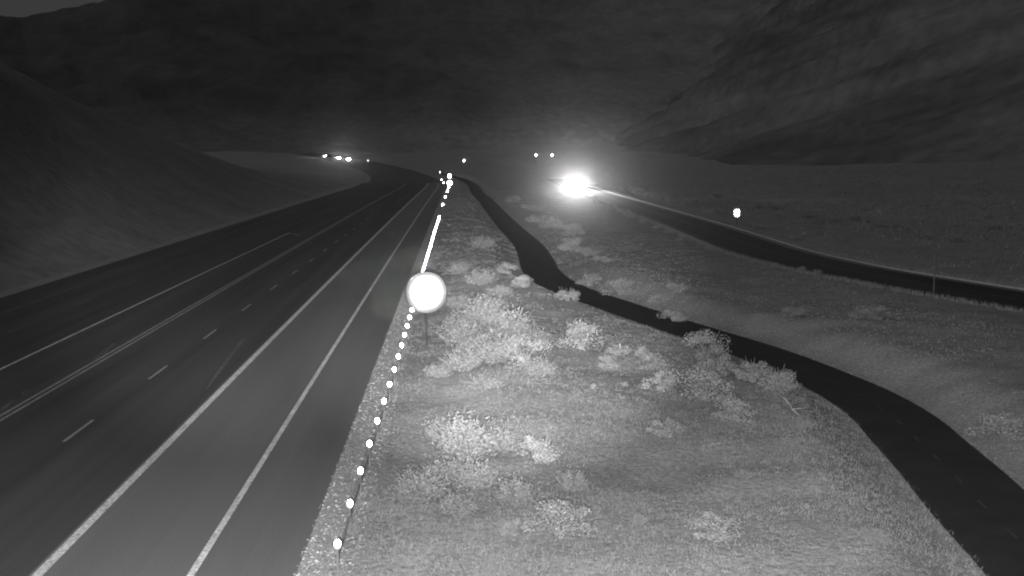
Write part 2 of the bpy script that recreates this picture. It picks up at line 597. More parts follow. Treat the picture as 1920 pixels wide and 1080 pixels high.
def mesa_h(A, R, x, y):
    a = np.degrees(A)
    el = np.interp(a, [-34, -24, -20.2, -18.9, -18.0, -17.3, -16.6, -16.0, -15.4, -14.7, -13.6, -12.8, -11.5, -9.5, -7.7, 0, 12],
                   [6.0, 6.2, 6.05, 6.0, 6.22, 6.42, 6.50, 6.68, 6.80, 7.06, 7.02, 7.10, 7.06, 7.16, 7.3, 8.2, 9.0])
    top = 4.0 + 1420 * np.tan(np.radians(el)) + 5 * fbm(x / 9, y / 9, 45, 3) * sstep(0.85, 1.0, (R - 900) / 520)
    t = (R - 900 + 55 * fbm(x / 260, y / 260, 50, 3)) / 520
    prof = 0.88 * np.clip(t, 0, 1) ** 1.1 + 0.12 * sstep(0.80, 0.99, t)
    z = top * np.clip(prof, 0, 1) + (34 * fbm(x / 150, y / 150, 55, 4) + 10 * fbm(x / 30, y / 30, 57, 3)) * sstep(0.05, 0.3, t) * sstep(1.05, 0.9, t)
    return base_z(np.minimum(y, 800)) - 3 + z


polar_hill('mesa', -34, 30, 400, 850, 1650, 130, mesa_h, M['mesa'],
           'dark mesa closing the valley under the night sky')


def rock_h(A, R, x, y):
    a = np.degrees(A)
    foot = np.interp(a, [-5, 0, 3, 8, 14, 20, 26, 36], [1500, 1080, 860, 640, 510, 435, 390, 360])
    t = R - foot + 60 * fbm(x / 120, y / 120, 60, 4)
    z = np.maximum(t, 0)
    z = np.where(z < 140, z * z * 0.55 / 280, 38.5 + 0.55 * (z - 70 - 70))
    z = np.minimum(z, 330) * sstep(1, 27, a)
    z = z + sstep(0, 80, t) * (30 * fbm(x / 130, y / 130, 64, 3))
    lam = 17.0
    dip = 0.33 * (x * math.cos(0.25) - y * math.sin(0.25))
    u = (z - dip + 26 * fbm(x / 160, y / 160, 70, 3)) / lam
    ter = lam * (np.floor(u) + sstep(0.45, 0.95, u - np.floor(u)) - u)
    u2 = (z - dip + 12 * fbm(x / 70, y / 70, 75, 3)) / 6.5
    ter2 = 6.5 * (np.floor(u2) + sstep(0.5, 1.0, u2 - np.floor(u2)) - u2)
    mask = sstep(25, 140, t) * (0.35 + 1.0 * noise(x / 130, y / 130, 80))
    z = z + mask * (1.5 * ter + 1.0 * ter2) + sstep(10, 60, t) * 3 * fbm(x / 14, y / 14, 90, 2)
    return base_z(np.minimum(y, 800)) - 4 + z


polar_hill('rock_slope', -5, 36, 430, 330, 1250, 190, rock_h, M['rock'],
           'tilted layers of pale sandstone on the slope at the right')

# ------------------------------------------------------------------ grass and gravel
def in_way(x, y, pad=-0.08):
    u = x - road_shift(y)
    return (dist_to(PATH_D, x, y) < PATH_HALF + pad) | (dist_to(PARK_D, x, y) < PARK_HALF + 0.35) | ((u > -34.2) & (u < -3.1))


def blades(n_tuft, per, x0, x1, y0, y1, hmin, hmax, wmin, wmax, patch, spread, seed, keep=None, xw=0.0, ypow=2.0):
    r = np.random.default_rng(seed)
    w = r.random(n_tuft)
    e = 1 - ypow
    yy = (y0 ** e + w * (y1 ** e - y0 ** e)) ** (1 / e)
    span = x1 - x0
    xx = x0 + r.random(n_tuft) * span + xw * (yy - y0) * r.random(n_tuft)
    dens = sstep(-0.22, 0.16, fbm(xx / patch, yy / patch, 120, 3))
    ok = (r.random(n_tuft) < 0.5 + 0.5 * dens) & ~in_way(xx, yy)
    if keep is not None:
        ok &= keep(xx, yy)
    xx, yy, dens = xx[ok], yy[ok], dens[ok]
    zz = ground_z(xx, yy)
    n = len(xx)
    far = np.clip(yy / 60, 0.8, 3.0)
    hs = (hmin + (hmax - hmin) * r.random(n) ** 2) * (0.6 + 0.6 * dens)
    P = np.repeat(np.stack([xx, yy, zz], -1), per, 0)
    m = n * per
    P[:, :2] += r.normal(0, spread, (m, 2)) * np.repeat(far, per)[:, None] ** 0.5
    h = np.repeat(hs, per) * (0.6 + 0.6 * r.random(m))
    wd = (wmin + (wmax - wmin) * r.random(m)) * np.repeat(far, per)
    a = r.random(m) * 2 * np.pi
    la = r.random(m) * 2 * np.pi
    lean = h * (0.25 + 0.55 * r.random(m))
    side = np.stack([np.cos(a), np.sin(a), np.zeros(m)], -1) * wd[:, None] / 2
    P[:, 2] -= 0.02
    tip = P + np.stack([np.cos(la) * lean, np.sin(la) * lean, h], -1)
    V = np.stack([P - side, P + side, tip], 1).reshape(-1, 3)
    return V, np.arange(m * 3).reshape(-1, 3)


g1 = blades(90000, 5, -3.1, 17.0, 26, 340, 0.03, 0.14, 0.016, 0.032, 3.2, 0.09, 1)
tag(make('bank_grass', mesh_np('bank_grass', *g1, M['grass'])), 'short dry grass on the bank between highway and path', 'grass', kind='stuff')
g2 = blades(34000, 4, 9.0, 30.0, 30, 330, 0.03, 0.13, 0.03, 0.06, 6.0, 0.12, 2, xw=0.12, ypow=1.6,
            keep=lambda x, y: x > np.interp(y, PATH_D[:, 1], PATH_D[:, 0]))
tag(make('strip_grass', mesh_np('strip_grass', *g2, M['grass'])), 'sparse grass in the strip between path and entrance road', 'grass', kind='stuff')
g3 = blades(11000, 5, 38.0, 90.0, 60, 620, 0.15, 0.55, 0.05, 0.10, 14.0, 0.3, 3, xw=0.35, ypow=1.2)
tag(make('flat_scrub', mesh_np('flat_scrub', *g3, M['grass'])), 'thin low scrub on the flat beyond the entrance road', 'scrub', kind='stuff')


def verge(seed, s_lo, s_hi, n, hh):
    r = np.random.default_rng(seed)
    k = r.integers(10, len(PARK_D) - 1, n)
    s = s_lo + (s_hi - s_lo) * r.random(n)
    p = PARK_D[k] + park_n[k] * s[:, None]
    p[:, 1] += r.normal(0, 0.8, n)
    dk = dist_to(PARK_D, p[:, 0], p[:, 1])
    p = p[dk > PARK_HALF + 0.3]
    per = 5
    m = len(p) * per
    P = np.repeat(np.column_stack([p, ground_z(p[:, 0], p[:, 1])]), per, 0)
    P[:, :2] += r.normal(0, 0.12, (m, 2))
    P[:, 2] -= 0.03
    a = r.random(m) * 6.283
    h = hh * (0.4 + 0.8 * r.random(m))
    w = 0.05 + 0.06 * r.random(m)
    side = np.stack([np.cos(a), np.sin(a), 0 * a], -1) * w[:, None] / 2
    tip = P + np.stack([r.normal(0, 0.3, m) * h, r.normal(0, 0.3, m) * h, h], -1)
    return np.stack([P - side, P + side, tip], 1).reshape(-1, 3), np.arange(m * 3).reshape(-1, 3)


tag(make('near_verge_weeds', mesh_np('near_verge_weeds', *verge(11, -5.3, -4.8, 6000, 0.34), M['brush'])),
    'line of pale weeds along the near edge of the entrance road', 'weeds', kind='stuff')
tag(make('far_verge_weeds', mesh_np('far_verge_weeds', *verge(12, 4.8, 5.3, 14000, 0.42), M['brush'])),
    'line of weeds behind the kerb of the entrance road', 'weeds', kind='stuff')

# loose stones on the gravel edge
r = np.random.default_rng(5)
n = 5200
yy = 26 + 70 * r.random(n) ** 1.7
xx = -4.05 + 1.5 * r.random(n) ** 1.2 + road_shift(yy)
zz = np.where(xx - road_shift(yy) < -3.2, base_z(yy) - 0.012, ground_z(xx, yy))
sz = 0.012 + 0.035 * r.random(n) ** 3
octa = np.array([(1, 0, 0), (-1, 0, 0), (0, 1, 0), (0, -1, 0), (0, 0, 0.8), (0, 0, -0.6)])
of = np.array([(0, 2, 4), (2, 1, 4), (1, 3, 4), (3, 0, 4), (2, 0, 5), (1, 2, 5), (3, 1, 5), (0, 3, 5)])
V = np.stack([xx, yy, zz], -1)[:, None, :] + octa[None] * sz[:, None, None] * (0.7 + 0.6 * r.random((n, 6, 1)))
F = (np.arange(n) * 6)[:, None, None] + of[None]
tag(make('loose_gravel', mesh_np('loose_gravel', V.reshape(-1, 3), F.reshape(-1, 3), M['pebble'])),
    'loose stones scattered along the asphalt edge', 'gravel', kind='stuff')


# ------------------------------------------------------------------ shrubs
def brush_mesh(seed):
    """feathery brush of upright stems with small leaves, unit size (width 1, height 1)"""
    r = np.random.default_rng(seed)
    V = []
    nst = 230
    for k in range(nst):
        a = r.random() * 6.283
        rad = 0.5 * math.sqrt(r.random())
        bx, by = 0.22 * math.cos(a) * r.random(), 0.22 * math.sin(a) * r.random()
        lump = 0.78 + 0.34 * math.sin(2 * a + seed) * math.sin(5 * a + 2 * seed)
        tx, ty = rad * math.cos(a) * lump, rad * math.sin(a) * lump
        tz = (0.45 + 0.55 * r.random()) * math.sqrt(max(0.1, 1 - (rad / 0.56) ** 2))
        b, t = np.array([bx, by, 0.0]), np.array([tx, ty, tz])
        for j in range(14):
            f = 0.25 + 0.75 * (j + r.random()) / 14
            c = b + (t - b) * f + r.normal(0, 0.012, 3)
            d = (t - b) / np.linalg.norm(t - b) + r.normal(0, 0.45, 3)
            d /= np.linalg.norm(d)
            s = np.cross(d, r.normal(0, 1, 3))
            s /= np.linalg.norm(s) + 1e-6
            L, w = 0.03 + 0.035 * r.random(), 0.008 + 0.008 * r.random()
            V += [c - s * w, c + s * w, c + d * L]
    V = np.array(V)
    V[:, 2] = np.maximum(V[:, 2], 0.0)
    return mesh_np('brush_foliage', V, np.arange(len(V)).reshape(-1, 3), M['brush'])


def clump_mesh(seed):
    """leafy shrub made of several rounded clumps of small leaves, unit size"""
    r = np.random.default_rng(seed)
    V, F = [], []
    nc = 14
    for k in range(nc):
        a = 6.283 * k / nc + r.random()
        rad = 0.40 * math.sqrt(r.random())
        cz = (0.10 + 0.58 * r.random()) * (1.1 - rad)
        c = np.array([rad * math.cos(a), rad * math.sin(a), cz])
        R = 0.09 + 0.14 * r.random()
        for j in range(170):
            d = r.normal(0, 1, 3)
            d /= np.linalg.norm(d)
            p = c + d * R * (0.65 + 0.4 * r.random()) * np.array([1.1, 1.1, 1.0])
            if p[2] < 0.01:
                continue
            nrm = d + r.normal(0, 0.6, 3)
            nrm /= np.linalg.norm(nrm)
            s = np.cross(nrm, r.normal(0, 1, 3))
            s /= np.linalg.norm(s) + 1e-6
            t = np.cross(nrm, s)
            L, w = 0.014 + 0.014 * r.random(), 0.009 + 0.009 * r.random()
            i = len(V)
            V += [p - s * w, p - t * L, p + s * w, p + t * L]
            F.append((i, i + 1, i + 2, i + 3))
    return mesh_np('shrub_foliage', V, F, M['leaf'])


def stem_mesh(seed):
    r = np.random.default_rng(seed)
    mb = MB()
    for k in range(9):
        a = 6.283 * k / 9 + r.random() * 0.5
        rad = 0.16 + 0.22 * r.random()
        mid = (0.4 * rad * math.cos(a), 0.4 * rad * math.sin(a), 0.3)
        mb.tube((0.03 * math.cos(a), 0.03 * math.sin(a), -0.06), mid, 0.016, 0.011, 5)
        mb.tube(mid, (rad * math.cos(a), rad * math.sin(a), 0.62 + 0.15 * r.random()), 0.011, 0.004, 5)
    return mb.mesh('stems', M['twig'])


BRUSH = [brush_mesh(s) for s in (101, 102, 103, 104)]
CLUMP = [clump_mesh(s) for s in (201, 202, 203, 204, 205)]
STEMS = [stem_mesh(s) for s in (301, 302, 303)]
_sh = [0]


def shrub(x, y, w, h, kind, label, group=None):
    k = _sh[0]
    _sh[0] += 1
    z = float(ground_z(np.array([x]), np.array([y]))[0])
    name = 'brush' if kind == 'r' else 'shrub'
    o = make(name, None, None, (x, y, z - 0.02), (0, 0, (k * 2.399) % 6.283))
    o.scale = (w, w, h)
    tag(o, label, name, group)
    make('stems', STEMS[k % 3], o)
    make('foliage', (BRUSH[k % 4] if kind == 'r' else CLUMP[k % 5]), o)
    return o


SHRUBS = [
    (0.3, 40.8, 2.78, 1.71, 'r', 'widest feathery pale brush mound beside the roadside reflector posts'),
    (-1.1, 35.1, 1.94, 1.12, 'r', 'feathery brush nearest to the second reflector post from the near end'),
    (0.6, 36.6, 1.76, 1.09, 'r', 'feathery brush clump just below the widest mound'),
    (1.7, 34.3, 1.45, 0.96, 'r', 'soft rounded brush between two brush clumps near the bottom centre'),
    (2.8, 40.0, 1.56, 0.99, 'c', 'ragged pale shrub with dark gaps right of the widest mound'),
    (3.6, 36.2, 1.09, 0.80, 'r', 'small spiky brush tuft standing alone on open grass near the bottom centre'),
    (2.8, 31.8, 1.59, 0.93, 'c', 'wide bushy pale shrub near the bottom edge of the grass bank'),
    (1.5, 32.0, 0.62, 0.47, 'c', 'small bright twiggy plant left of the wide bottom shrub'),
    (5.1, 32.7, 0.63, 0.41, 'r', 'lone low tuft on open grass right of the wide bottom shrub'),
    (6.9, 31.4, 1.57, 0.64, 'c', 'low spreading pale shrub at the bottom right of the grass bank'),
    (11.1, 30.6, 1.02, 0.48, 'r', 'low grass-like brush near the bottom end of the dark path'),
    (-0.2, 29.1, 1.23, 0.64, 'r', 'upright feathery brush cut by the bottom frame edge near the reflectors'),
    (2.0, 29.1, 1.09, 0.52, 'r', 'feathery brush cut by the bottom frame edge at centre'),
    (-2.9, 32.6, 0.60, 0.35, 'r', 'small roadside tuft beside the nearest reflector post'),
    (7.6, 43.0, 1.25, 0.70, 'c', 'lone low pale shrub in open grass left of the bleached branch'),
    (8.9, 51.1, 1.42, 1.06, 'c', 'rounded pale shrub at the left end of the lower pathside row'),
    (10.5, 49.9, 2.02, 1.23, 'c', 'wide lumpy shrub in the middle of the lower pathside row'),
    (12.8, 60.5, 1.89, 1.36, 'c', 'tallest rounded shrub standing against the dark path'),
    (12.2, 55.5, 1.64, 1.15, 'c', 'hollow-topped shrub right below the tallest pathside shrub'),
    (13.6, 54.1, 1.50, 1.02, 'c', 'pale shrub between the tallest pathside shrub and the domed one'),
    (14.4, 52.5, 1.84, 1.04, 'c', 'broad domed shrub overlapping the dark path edge'),
    (10.7, 45.3, 1.55, 0.77, 'c', 'patchy low shrub left of the bleached branch'),
    (9.5, 57.3, 1.44, 0.75, 'c', 'low shrub up-slope of the lower pathside row'),
    (12.9, 43.9, 1.19, 0.58, 'r', 'faint low tuft right beside the bleached branch'),
    (8.3, 60.8, 1.09, 0.63, 'c', 'tiny shrub beside the thin wooden stake'),
    (9.5, 60.7, 0.81, 0.63, 'c', 'small round shrub right of the thin wooden stake'),
    (6.6, 62.8, 2.25, 1.30, 'c', 'soft grey shrub in mid grass below the first path bend'),
    (7.4, 57.7, 1.14, 0.60, 'c', 'small low shrub below the thin wooden stake'),
    (7.0, 39.3, 0.54, 0.30, 'r', 'tiny tuft below the lone low pale shrub'),
    (9.1, 37.2, 0.85, 0.36, 'r', 'sparse tuft in the open grass below the bleached branch'),
    (7.5, 52.6, 0.26, 0.24, 'c', 'very small bright plant in the middle of the open grass'),
    (6.0, 51.7, 0.26, 0.24, 'c', 'very small bright plant left of its twin in open grass'),
    (5.2, 67.0, 0.3, 0.28, 'c', 'tiny bright plant below the path bend'),
    (1.7, 72.6, 3.55, 2.10, 'r', 'brightly lit brush right of the round roadside sign'),
    (3.1, 65.7, 2.93, 2.03, 'r', 'brightly lit tall brush in the middle of the bright thicket'),
    (0.4, 64.0, 2.63, 1.62, 'r', 'bright brush right beside the sign post foot'),
    (1.8, 57.5, 3.35, 1.79, 'r', 'widest bright brush in the lower part of the thicket'),
    (3.3, 56.8, 2.03, 1.28, 'c', 'bright shrub at the right end of the lower thicket'),
    (0.3, 55.3, 2.28, 1.20, 'r', 'low bright brush at the lower left of the thicket'),
    (1.2, 51.5, 1.94, 0.83, 'r', 'low pale tuft under the bright thicket'),
    (-0.8, 54.3, 1.46, 0.77, 'r', 'low tuft between reflector posts and the bright thicket'),
    (5.1, 91.3, 1.38, 0.85, 'c', 'small pale shrub near the widest part of the path bend'),
    (4.4, 104.5, 1.57, 0.97, 'c', 'small pale shrub on the slope left of the path bend'),
    (7.8, 83.3, 1.63, 0.93, 'c', 'small shrub poking over the path edge after the bend'),
    (1.9, 91.9, 2.85, 1.45, 'r', 'pale brush directly right of the round roadside sign'),
    (0.3, 102.0, 2.26, 1.23, 'r', 'pale brush just behind the round roadside sign'),
    (3.0, 130.2, 3.45, 1.45, 'r', 'grey brush on the slope left of the far path'),
    (12.2, 252.8, 2.90, 1.40, 'c', 'topmost shrub of the row right of the far path'),
    (13.9, 217.7, 3.84, 1.51, 'c', 'second shrub down the row right of the far path'),
    (12.6, 176.8, 3.43, 1.64, 'c', 'third shrub down the row right of the far path'),
    (13.6, 164.4, 3.48, 1.68, 'c', 'fourth shrub down the row right of the far path'),
    (15.1, 153.5, 2.85, 1.42, 'c', 'fifth shrub down the row, below the bright headlights'),
    (12.8, 131.9, 2.91, 1.35, 'c', 'sixth shrub down the row right of the path bend'),
    (13.6, 124.1, 2.30, 1.04, 'c', 'seventh shrub down the row right of the path bend'),
    (14.1, 114.3, 1.82, 0.74, 'c', 'flat shrub at the lower end of the row right of the path bend'),
    (11.5, 102.3, 1.99, 1.05, 'c', 'grey shrub just right of the widest path bend'),
    (13.1, 94.7, 2.52, 1.23, 'c', 'rounded shrub with a dark hollow right of the path bend'),
    (14.8, 88.8, 1.02, 0.58, 'c', 'small shrub between the hollow shrub and a flat-topped one'),
    (16.5, 88.7, 1.57, 0.83, 'c', 'flat-topped shrub in the strip between path and entrance road'),
    (14.7, 80.1, 1.92, 0.90, 'c', 'dim wide shrub right at the far edge of the path'),
    (18.5, 128.0, 3.62, 0.77, 'r', 'long low line of weeds in the strip below the headlights'),
    (21.2, 45.0, 2.12, 0.94, 'c', 'dim large shrub at the right frame edge beyond the path'),
    (25.1, 71.5, 2.10, 0.80, 'c', 'dim lone shrub in the strip beyond the path'),
    (21.3, 74.5, 1.66, 0.63, 'c', 'dim low shrub above the pathside row across the path'),
    (2.6, 69.5, 2.60, 1.50, 'r', 'rounded brush at the back right of the bright thicket'),
    (0.2, 69.0, 2.40, 1.30, 'r', 'low brush behind the sign post foot in the bright thicket'),
    (4.1, 62.0, 2.30, 1.35, 'r', 'brush at the right middle edge of the bright thicket'),
    (2.2, 61.5, 2.60, 1.60, 'r', 'tall brush in the core of the bright thicket'),
    (0.9, 59.8, 2.40, 1.40, 'r', 'brush left of the thicket core and right of the sign post'),
    (3.9, 54.5, 1.70, 0.90, 'r', 'low brush at the lower right corner of the bright thicket'),
    (2.3, 78.5, 2.60, 1.20, 'r', 'pale brush behind the bright thicket'),
    (0.2, 80.0, 2.40, 1.10, 'r', 'low brush just right of and behind the round sign'),
    (3.2, 85.5, 2.20, 1.00, 'r', 'pale brush halfway between the round sign and the path'),
    (-0.4, 43.5, 1.90, 1.00, 'r', 'brush touching the upper left side of the widest mound'),
    (1.6, 41.8, 1.70, 1.00, 'r', 'brush touching the right side of the widest mound'),
    (-0.4, 37.6, 1.70, 0.95, 'r', 'feathery brush between the widest mound and the reflector posts'),
    (0.0, 33.6, 1.60, 0.75, 'r', 'low spreading brush below the feathery clumps'),
]
ENTRANCE_LEFT = [
    (31.0, 260.3, 2.30, 1.20), (30.0, 234.3, 2.07, 1.08), (30.0, 223.1, 1.97, 1.03), (29.5, 209.2, 1.85, 0.97), (29.8, 201.9, 1.78, 0.94), (29.2,
    193.6, 1.71, 0.90), (29.3, 181.5, 1.60, 0.84), (28.9, 167.2, 1.48, 0.77), (28.9, 157.0, 1.39, 0.73), (28.2, 144.3, 1.27, 0.67), (28.1, 128.3,
    1.13, 0.60), (29.0, 117.7, 1.04, 0.55), (29.5, 114.2, 1.01, 0.53), (30.4, 109.7, 0.97, 0.51), (31.5, 105.1, 0.93, 0.49), (32.0, 102.3, 0.91,
    0.48), (32.7, 97.4, 0.86, 0.45), (33.2, 91.8, 0.81, 0.43), (34.0, 88.9, 0.79, 0.41)]
ENTRANCE_RIGHT = [
    (46.0, 333.6, 3.53, 1.85), (45.3, 307.4, 3.25, 1.71), (44.5, 285.0, 3.02, 1.58), (44.0, 262.6, 2.78, 1.46), (44.2, 251.3, 2.66, 1.40), (43.8,
    233.7, 2.47, 1.30), (43.1, 203.1, 2.15, 1.13), (41.0, 166.6, 1.76, 0.93), (39.7, 142.9, 1.51, 0.80), (40.7, 126.9, 1.35, 0.71)]
FAR_FLAT = [
    (60.9, 280.8, 4.21, 1.56), (55.1, 217.8, 3.27, 1.21), (58.4, 217.6, 3.26, 1.21), (55.8, 189.2, 2.84, 1.05), (53.7, 176.2, 2.64, 0.98), (56.1,
    176.1, 2.64, 0.98), (61.2, 182.9, 2.74, 1.02), (58.4, 163.4, 2.45, 0.91), (59.9, 161.0, 2.42, 0.90), (55.3, 138.6, 2.08, 0.77), (57.4, 136.0,
    2.04, 0.76), (68.9, 152.0, 2.28, 0.85)]

ORD = ['first', 'second', 'third', 'fourth', 'fifth', 'sixth', 'seventh', 'eighth', 'ninth', 'tenth', 'eleventh', 'twelfth',
       'thirteenth', 'fourteenth', 'fifteenth', 'sixteenth', 'seventeenth', 'eighteenth', 'nineteenth', 'twentieth']
for (x, y, w, h, kind, label) in SHRUBS:
    gname = 'brush and shrubs on the grass bank' if x < np.interp(y, PATH[:, 1], PATH[:, 0]) else 'shrubs between path and entrance road'
    shrub(x, y, w * 1.25, h * (1.05 if kind == 'r' else 1.45), kind, label, gname)
for k, (x, y, w, h) in enumerate(ENTRANCE_LEFT):
    shrub(x - 0.9, y, w, h * 1.4, 'c', ORD[k] + ' small bush from the headlights along the near entrance road edge',
          'small bushes along the near edge of the entrance road')
for k, (x, y, w, h) in enumerate(ENTRANCE_RIGHT):
    shrub(x + 1.2, y, w, h * 1.3, 'c', ORD[k] + ' bush from the headlights behind the entrance road kerb',
          'bushes behind the entrance road kerb')
for k, (x, y, w, h) in enumerate(FAR_FLAT):
    shrub(x, y, w, h, 'c', ORD[k] + ' dim bush from the left on the flat beyond the entrance road',
          'dim bushes on the flat beyond the entrance road')


# ------------------------------------------------------------------ signs, posts and reflectors
def face_lamp(p):
    """rotation that turns a thing's -Y side towards the camera mast"""
    return (Vector((0, 0, 10.3)) - Vector(p)).to_track_quat('-Y', 'Z').to_euler()


def disc(rx, rz, thick, n=24, power=2.0):
    mb = MB()
    pts = []
    for k in range(n):
        t = 2 * math.pi * k / n
        c, s = math.cos(t), math.sin(t)
        pts.append((rx * math.copysign(abs(c) ** (2 / power), c), rz * math.copysign(abs(s) ** (2 / power), s)))
    return mb.prism(pts, lambda u, v, side: (u, thick * (side - 0.5), v))


def dome(rx, rz, thick, n=24, power=2.0, tilt=0.35):  # lens glare put into the shape: the bent rim feathers the reflection
    """a plate whose face curves back towards its rim"""
    mb = MB()
    S = [0.35, 0.6, 0.72, 0.8, 0.86, 0.91, 0.96, 1.0]
    R0 = 0.5 * (rx + rz)
    vs = [(0.0, -thick, 0.0)]
    for s in S:
        for k in range(n):
            a = 2 * math.pi * k / n
            c, d = math.cos(a), math.sin(a)
            vs.append((s * rx * math.copysign(abs(c) ** (2 / power), c), -thick + R0 * tilt * s ** 6 / 6,
                       s * rz * math.copysign(abs(d) ** (2 / power), d)))
    m = len(S)
    fs = [(0, 1 + k, 1 + (k + 1) % n) for k in range(n)]
    for j in range(m - 1):
        for k in range(n):
            a, b_ = 1 + j * n + k, 1 + j * n + (k + 1) % n
            fs.append((a, a + n, b_ + n, b_))
    base = len(vs)
    for k in range(n):
        p = vs[1 + (m - 1) * n + k]
        vs.append((p[0] * 0.97, R0 * tilt / 6 + 0.004, p[2] * 0.97))
    for k in range(n):
        fs.append((1 + (m - 1) * n + k, base + k, base + (k + 1) % n, 1 + (m - 1) * n + (k + 1) % n))
    fs.append(tuple(base + k for k in range(n)))
    mb.add(vs, fs)
    return mb


# roadside cable barrier with a round reflector on every post
barrier = tag(make('cable_barrier', None, None, (-2.8, 29.5, 0.0)),
              'roadside cable barrier with a bright round reflector on every post', 'barrier')
post_mesh = MB().box((0, 0, 0.36), (0.05, 0.07, 0.9)).box((0, 0, 0.815), (0.065, 0.085, 0.012)).mesh('post', M['steel'])
refl_mesh = dome(0.115, 0.145, 0.02, 16).mesh('reflector', M['sheet'], True)
tops = []
for k in range(46):
    y = 29.5 + 3.5 * k
    x = -2.97 + 0.2 * float(sstep(29, 60, y)) + float(road_shift(y)) * 1.2
    z = float(ground_z(np.array([x]), np.array([y]))[0])
    z = 0.35 * z
    tops.append((x, y, z))
    p = make('post', post_mesh, barrier)
    p.location = Vector((x, y, z)) - barrier.location
    q = make('reflector', refl_mesh, p)
    q.location = (0, -0.055, 0.74)
    q.rotation_euler = face_lamp((x, y, z + 0.74))
for h in (0.62, 0.48):
    mb = MB()
    for a, b in zip(tops[:-1], tops[1:]):
        pa = Vector(a) + Vector((0.045, 0, h)) - barrier.location
        pb = Vector(b) + Vector((0.045, 0, h)) - barrier.location
        mb.tube(pa, pb, 0.007, 0.007, 6)
    mb.build('cable', M['steel'], barrier)

plate_small = dome(0.27, 0.33, 0.02, 20, 2.6).mesh('reflector', M['sheet'], True)


def delineator(x, y, z_top, label, size=1.0, group='reflector posts along the far highway'):
    g = float(ground_z(np.array([x]), np.array([y]))[0])
    o = tag(make('delineator_post', None, None, (x, y, g)), label, 'reflector post', group)
    h = max(0.9, z_top - g)
    MB().box((0, 0, h / 2 - 0.15), (0.09, 0.05, h + 0.3)).build('post', M['steel'], o)
    q = make('reflector', plate_small, o, (0, -0.06, h))
    q.scale = (size, 1, size)
    q.rotation_euler = face_lamp((x, y, g + h))
    return o


for k, (x, y) in enumerate(((-2.2, 223.3), (-2.0, 263.3), (-1.8, 303.1), (-1.6, 338.0))):
    delineator(x, y, 1.1, ORD[k] + ' lone reflector post beyond the end of the cable barrier', 0.8 + 0.1 * k)
delineator(-3.24, 365, 1.65, 'reflector post just left of the double roadside sign', 0.8)
delineator(-4.03, 380, 2.29, 'slim reflector post left of and beyond the double roadside sign', 0.8)
delineator(-4.99, 420, 4.0, 'faint tall reflector post above the left side of the double sign', 0.8)
delineator(4.71, 600, 7.01, 'lone reflector post on the far slope right of the highway', 1.8, None)
delineator(-45.2, 640, 6.79, 'small reflector post right of the three distant cars', 1.15, 'distant reflectors left of the highway end')
delineator(-33.9, 700, 8.58, 'faint reflector post between the distant cars and the double sign', 0.5, 'distant reflectors left of the highway end')
delineator(-20.0, 560, 4.2, 'faintest low reflector post left of the double roadside sign', 0.35, 'distant reflectors left of the highway end')


def sign(name, x, y, base, panels, label, post_r=0.05, group=None, posts=(0.0,)):
    g = float(ground_z(np.array([x]), np.array([y]))[0]) if base is None else base
    o = tag(make(name, None, None, (x, y, g)), label, 'sign', group)
    for (zc, rx, rz, pw) in panels:
        c = zc - g
        q = dome(rx, rz, 0.03, 36, pw).build('panel', M['sheet'], o, (0, -0.13, c), None, True)
        q.rotation_euler = face_lamp((x, y, zc))
        bk = MB()
        bk.box((0, 0.095, 0.0), (rx * 1.1, 0.03, 0.06))
        bk.build('bracket', M['steel'], q)
    ht = max(p[0] for p in panels) - g
    for dx in posts:
        MB().tube((dx, 0, -0.3), (dx, 0, ht + 0.25), post_r, post_r, 10).build('post', M['dark_post'], o)
    return o


sign('roadside_sign', -1.55, 65.0, None, [(2.97, 1.10, 1.12, 2.1)], 'white sign with its round glare built in, on a thin dark post beside the highway', 0.045)  # panel oversized to the spread of its glare
sign('roadside_sign', -1.46, 360.0, None, [(3.82, 0.70, 0.82, 5.0), (1.75, 1.15, 1.15, 2.2)],
     'small distant double sign, square panel above a round one')
sign('roadside_sign', 40.4, 172.0, None, [(1.95, 0.62, 0.80, 3.2)], 'bright rounded upright sign beyond the entrance road', 0.05)
sign('roadside_sign', 43.6, 650.0, None, [(9.55, 0.9, 1.0, 2.4)], 'left of two tiny round signs above the headlights', 0.08)
sign('roadside_sign', 52.2, 650.0, None, [(9.55, 0.9, 1.0, 2.4)], 'right of two tiny round signs above the headlights', 0.08)

# thin pole by the entrance road, wooden stake and bleached branch on the bank
pole = tag(make('marker_pole', None, None, (35.6, 88.0, 0.0)), 'thin tall faint pole at the near edge of the entrance road', 'pole')
MB().tube((0, 0, -0.3), (0, 0, 3.0), 0.05, 0.04, 8).build('shaft', M['steel'], pole)
MB().tube((0, 0, 3.0), (0, 0, 3.06), 0.06, 0.05, 8).build('cap', M['steel'], pole)
gz = float(ground_z(np.array([8.5]), np.array([61.4]))[0])
stake = MB()
stake.prism([(-0.02, -0.2), (0.02, -0.2), (0.02, 0.52), (0.0, 0.56), (-0.02, 0.52)], lambda u, v, s: (u, 0.03 * (s - 0.5), v))
tag(stake.build('wooden_stake', M['wood'], None, (8.5, 61.4, gz), (0.02, -0.06, 0.1)), 'thin pale wooden stake standing in mid grass', 'stake')
pts = [(13.25, 47.6, 0.34), (13.3, 46.9, 0.25), (13.22, 46.2, 0.18), (13.34, 45.4, 0.13), (13.3, 44.5, 0.08)]
br = MB()
gb = [float(ground_z(np.array([p[0]]), np.array([p[1]]))[0]) for p in pts]
for k in range(4):
    a, b = pts[k], pts[k + 1]
    br.tube((a[0], a[1], gb[k] + a[2]), (b[0], b[1], gb[k + 1] + b[2]), 0.026 - 0.004 * k, 0.022 - 0.004 * k, 7)
br.tube((13.22, 46.2, gb[2] + 0.18), (13.7, 45.8, gb[2] + 0.32), 0.01, 0.004, 6)
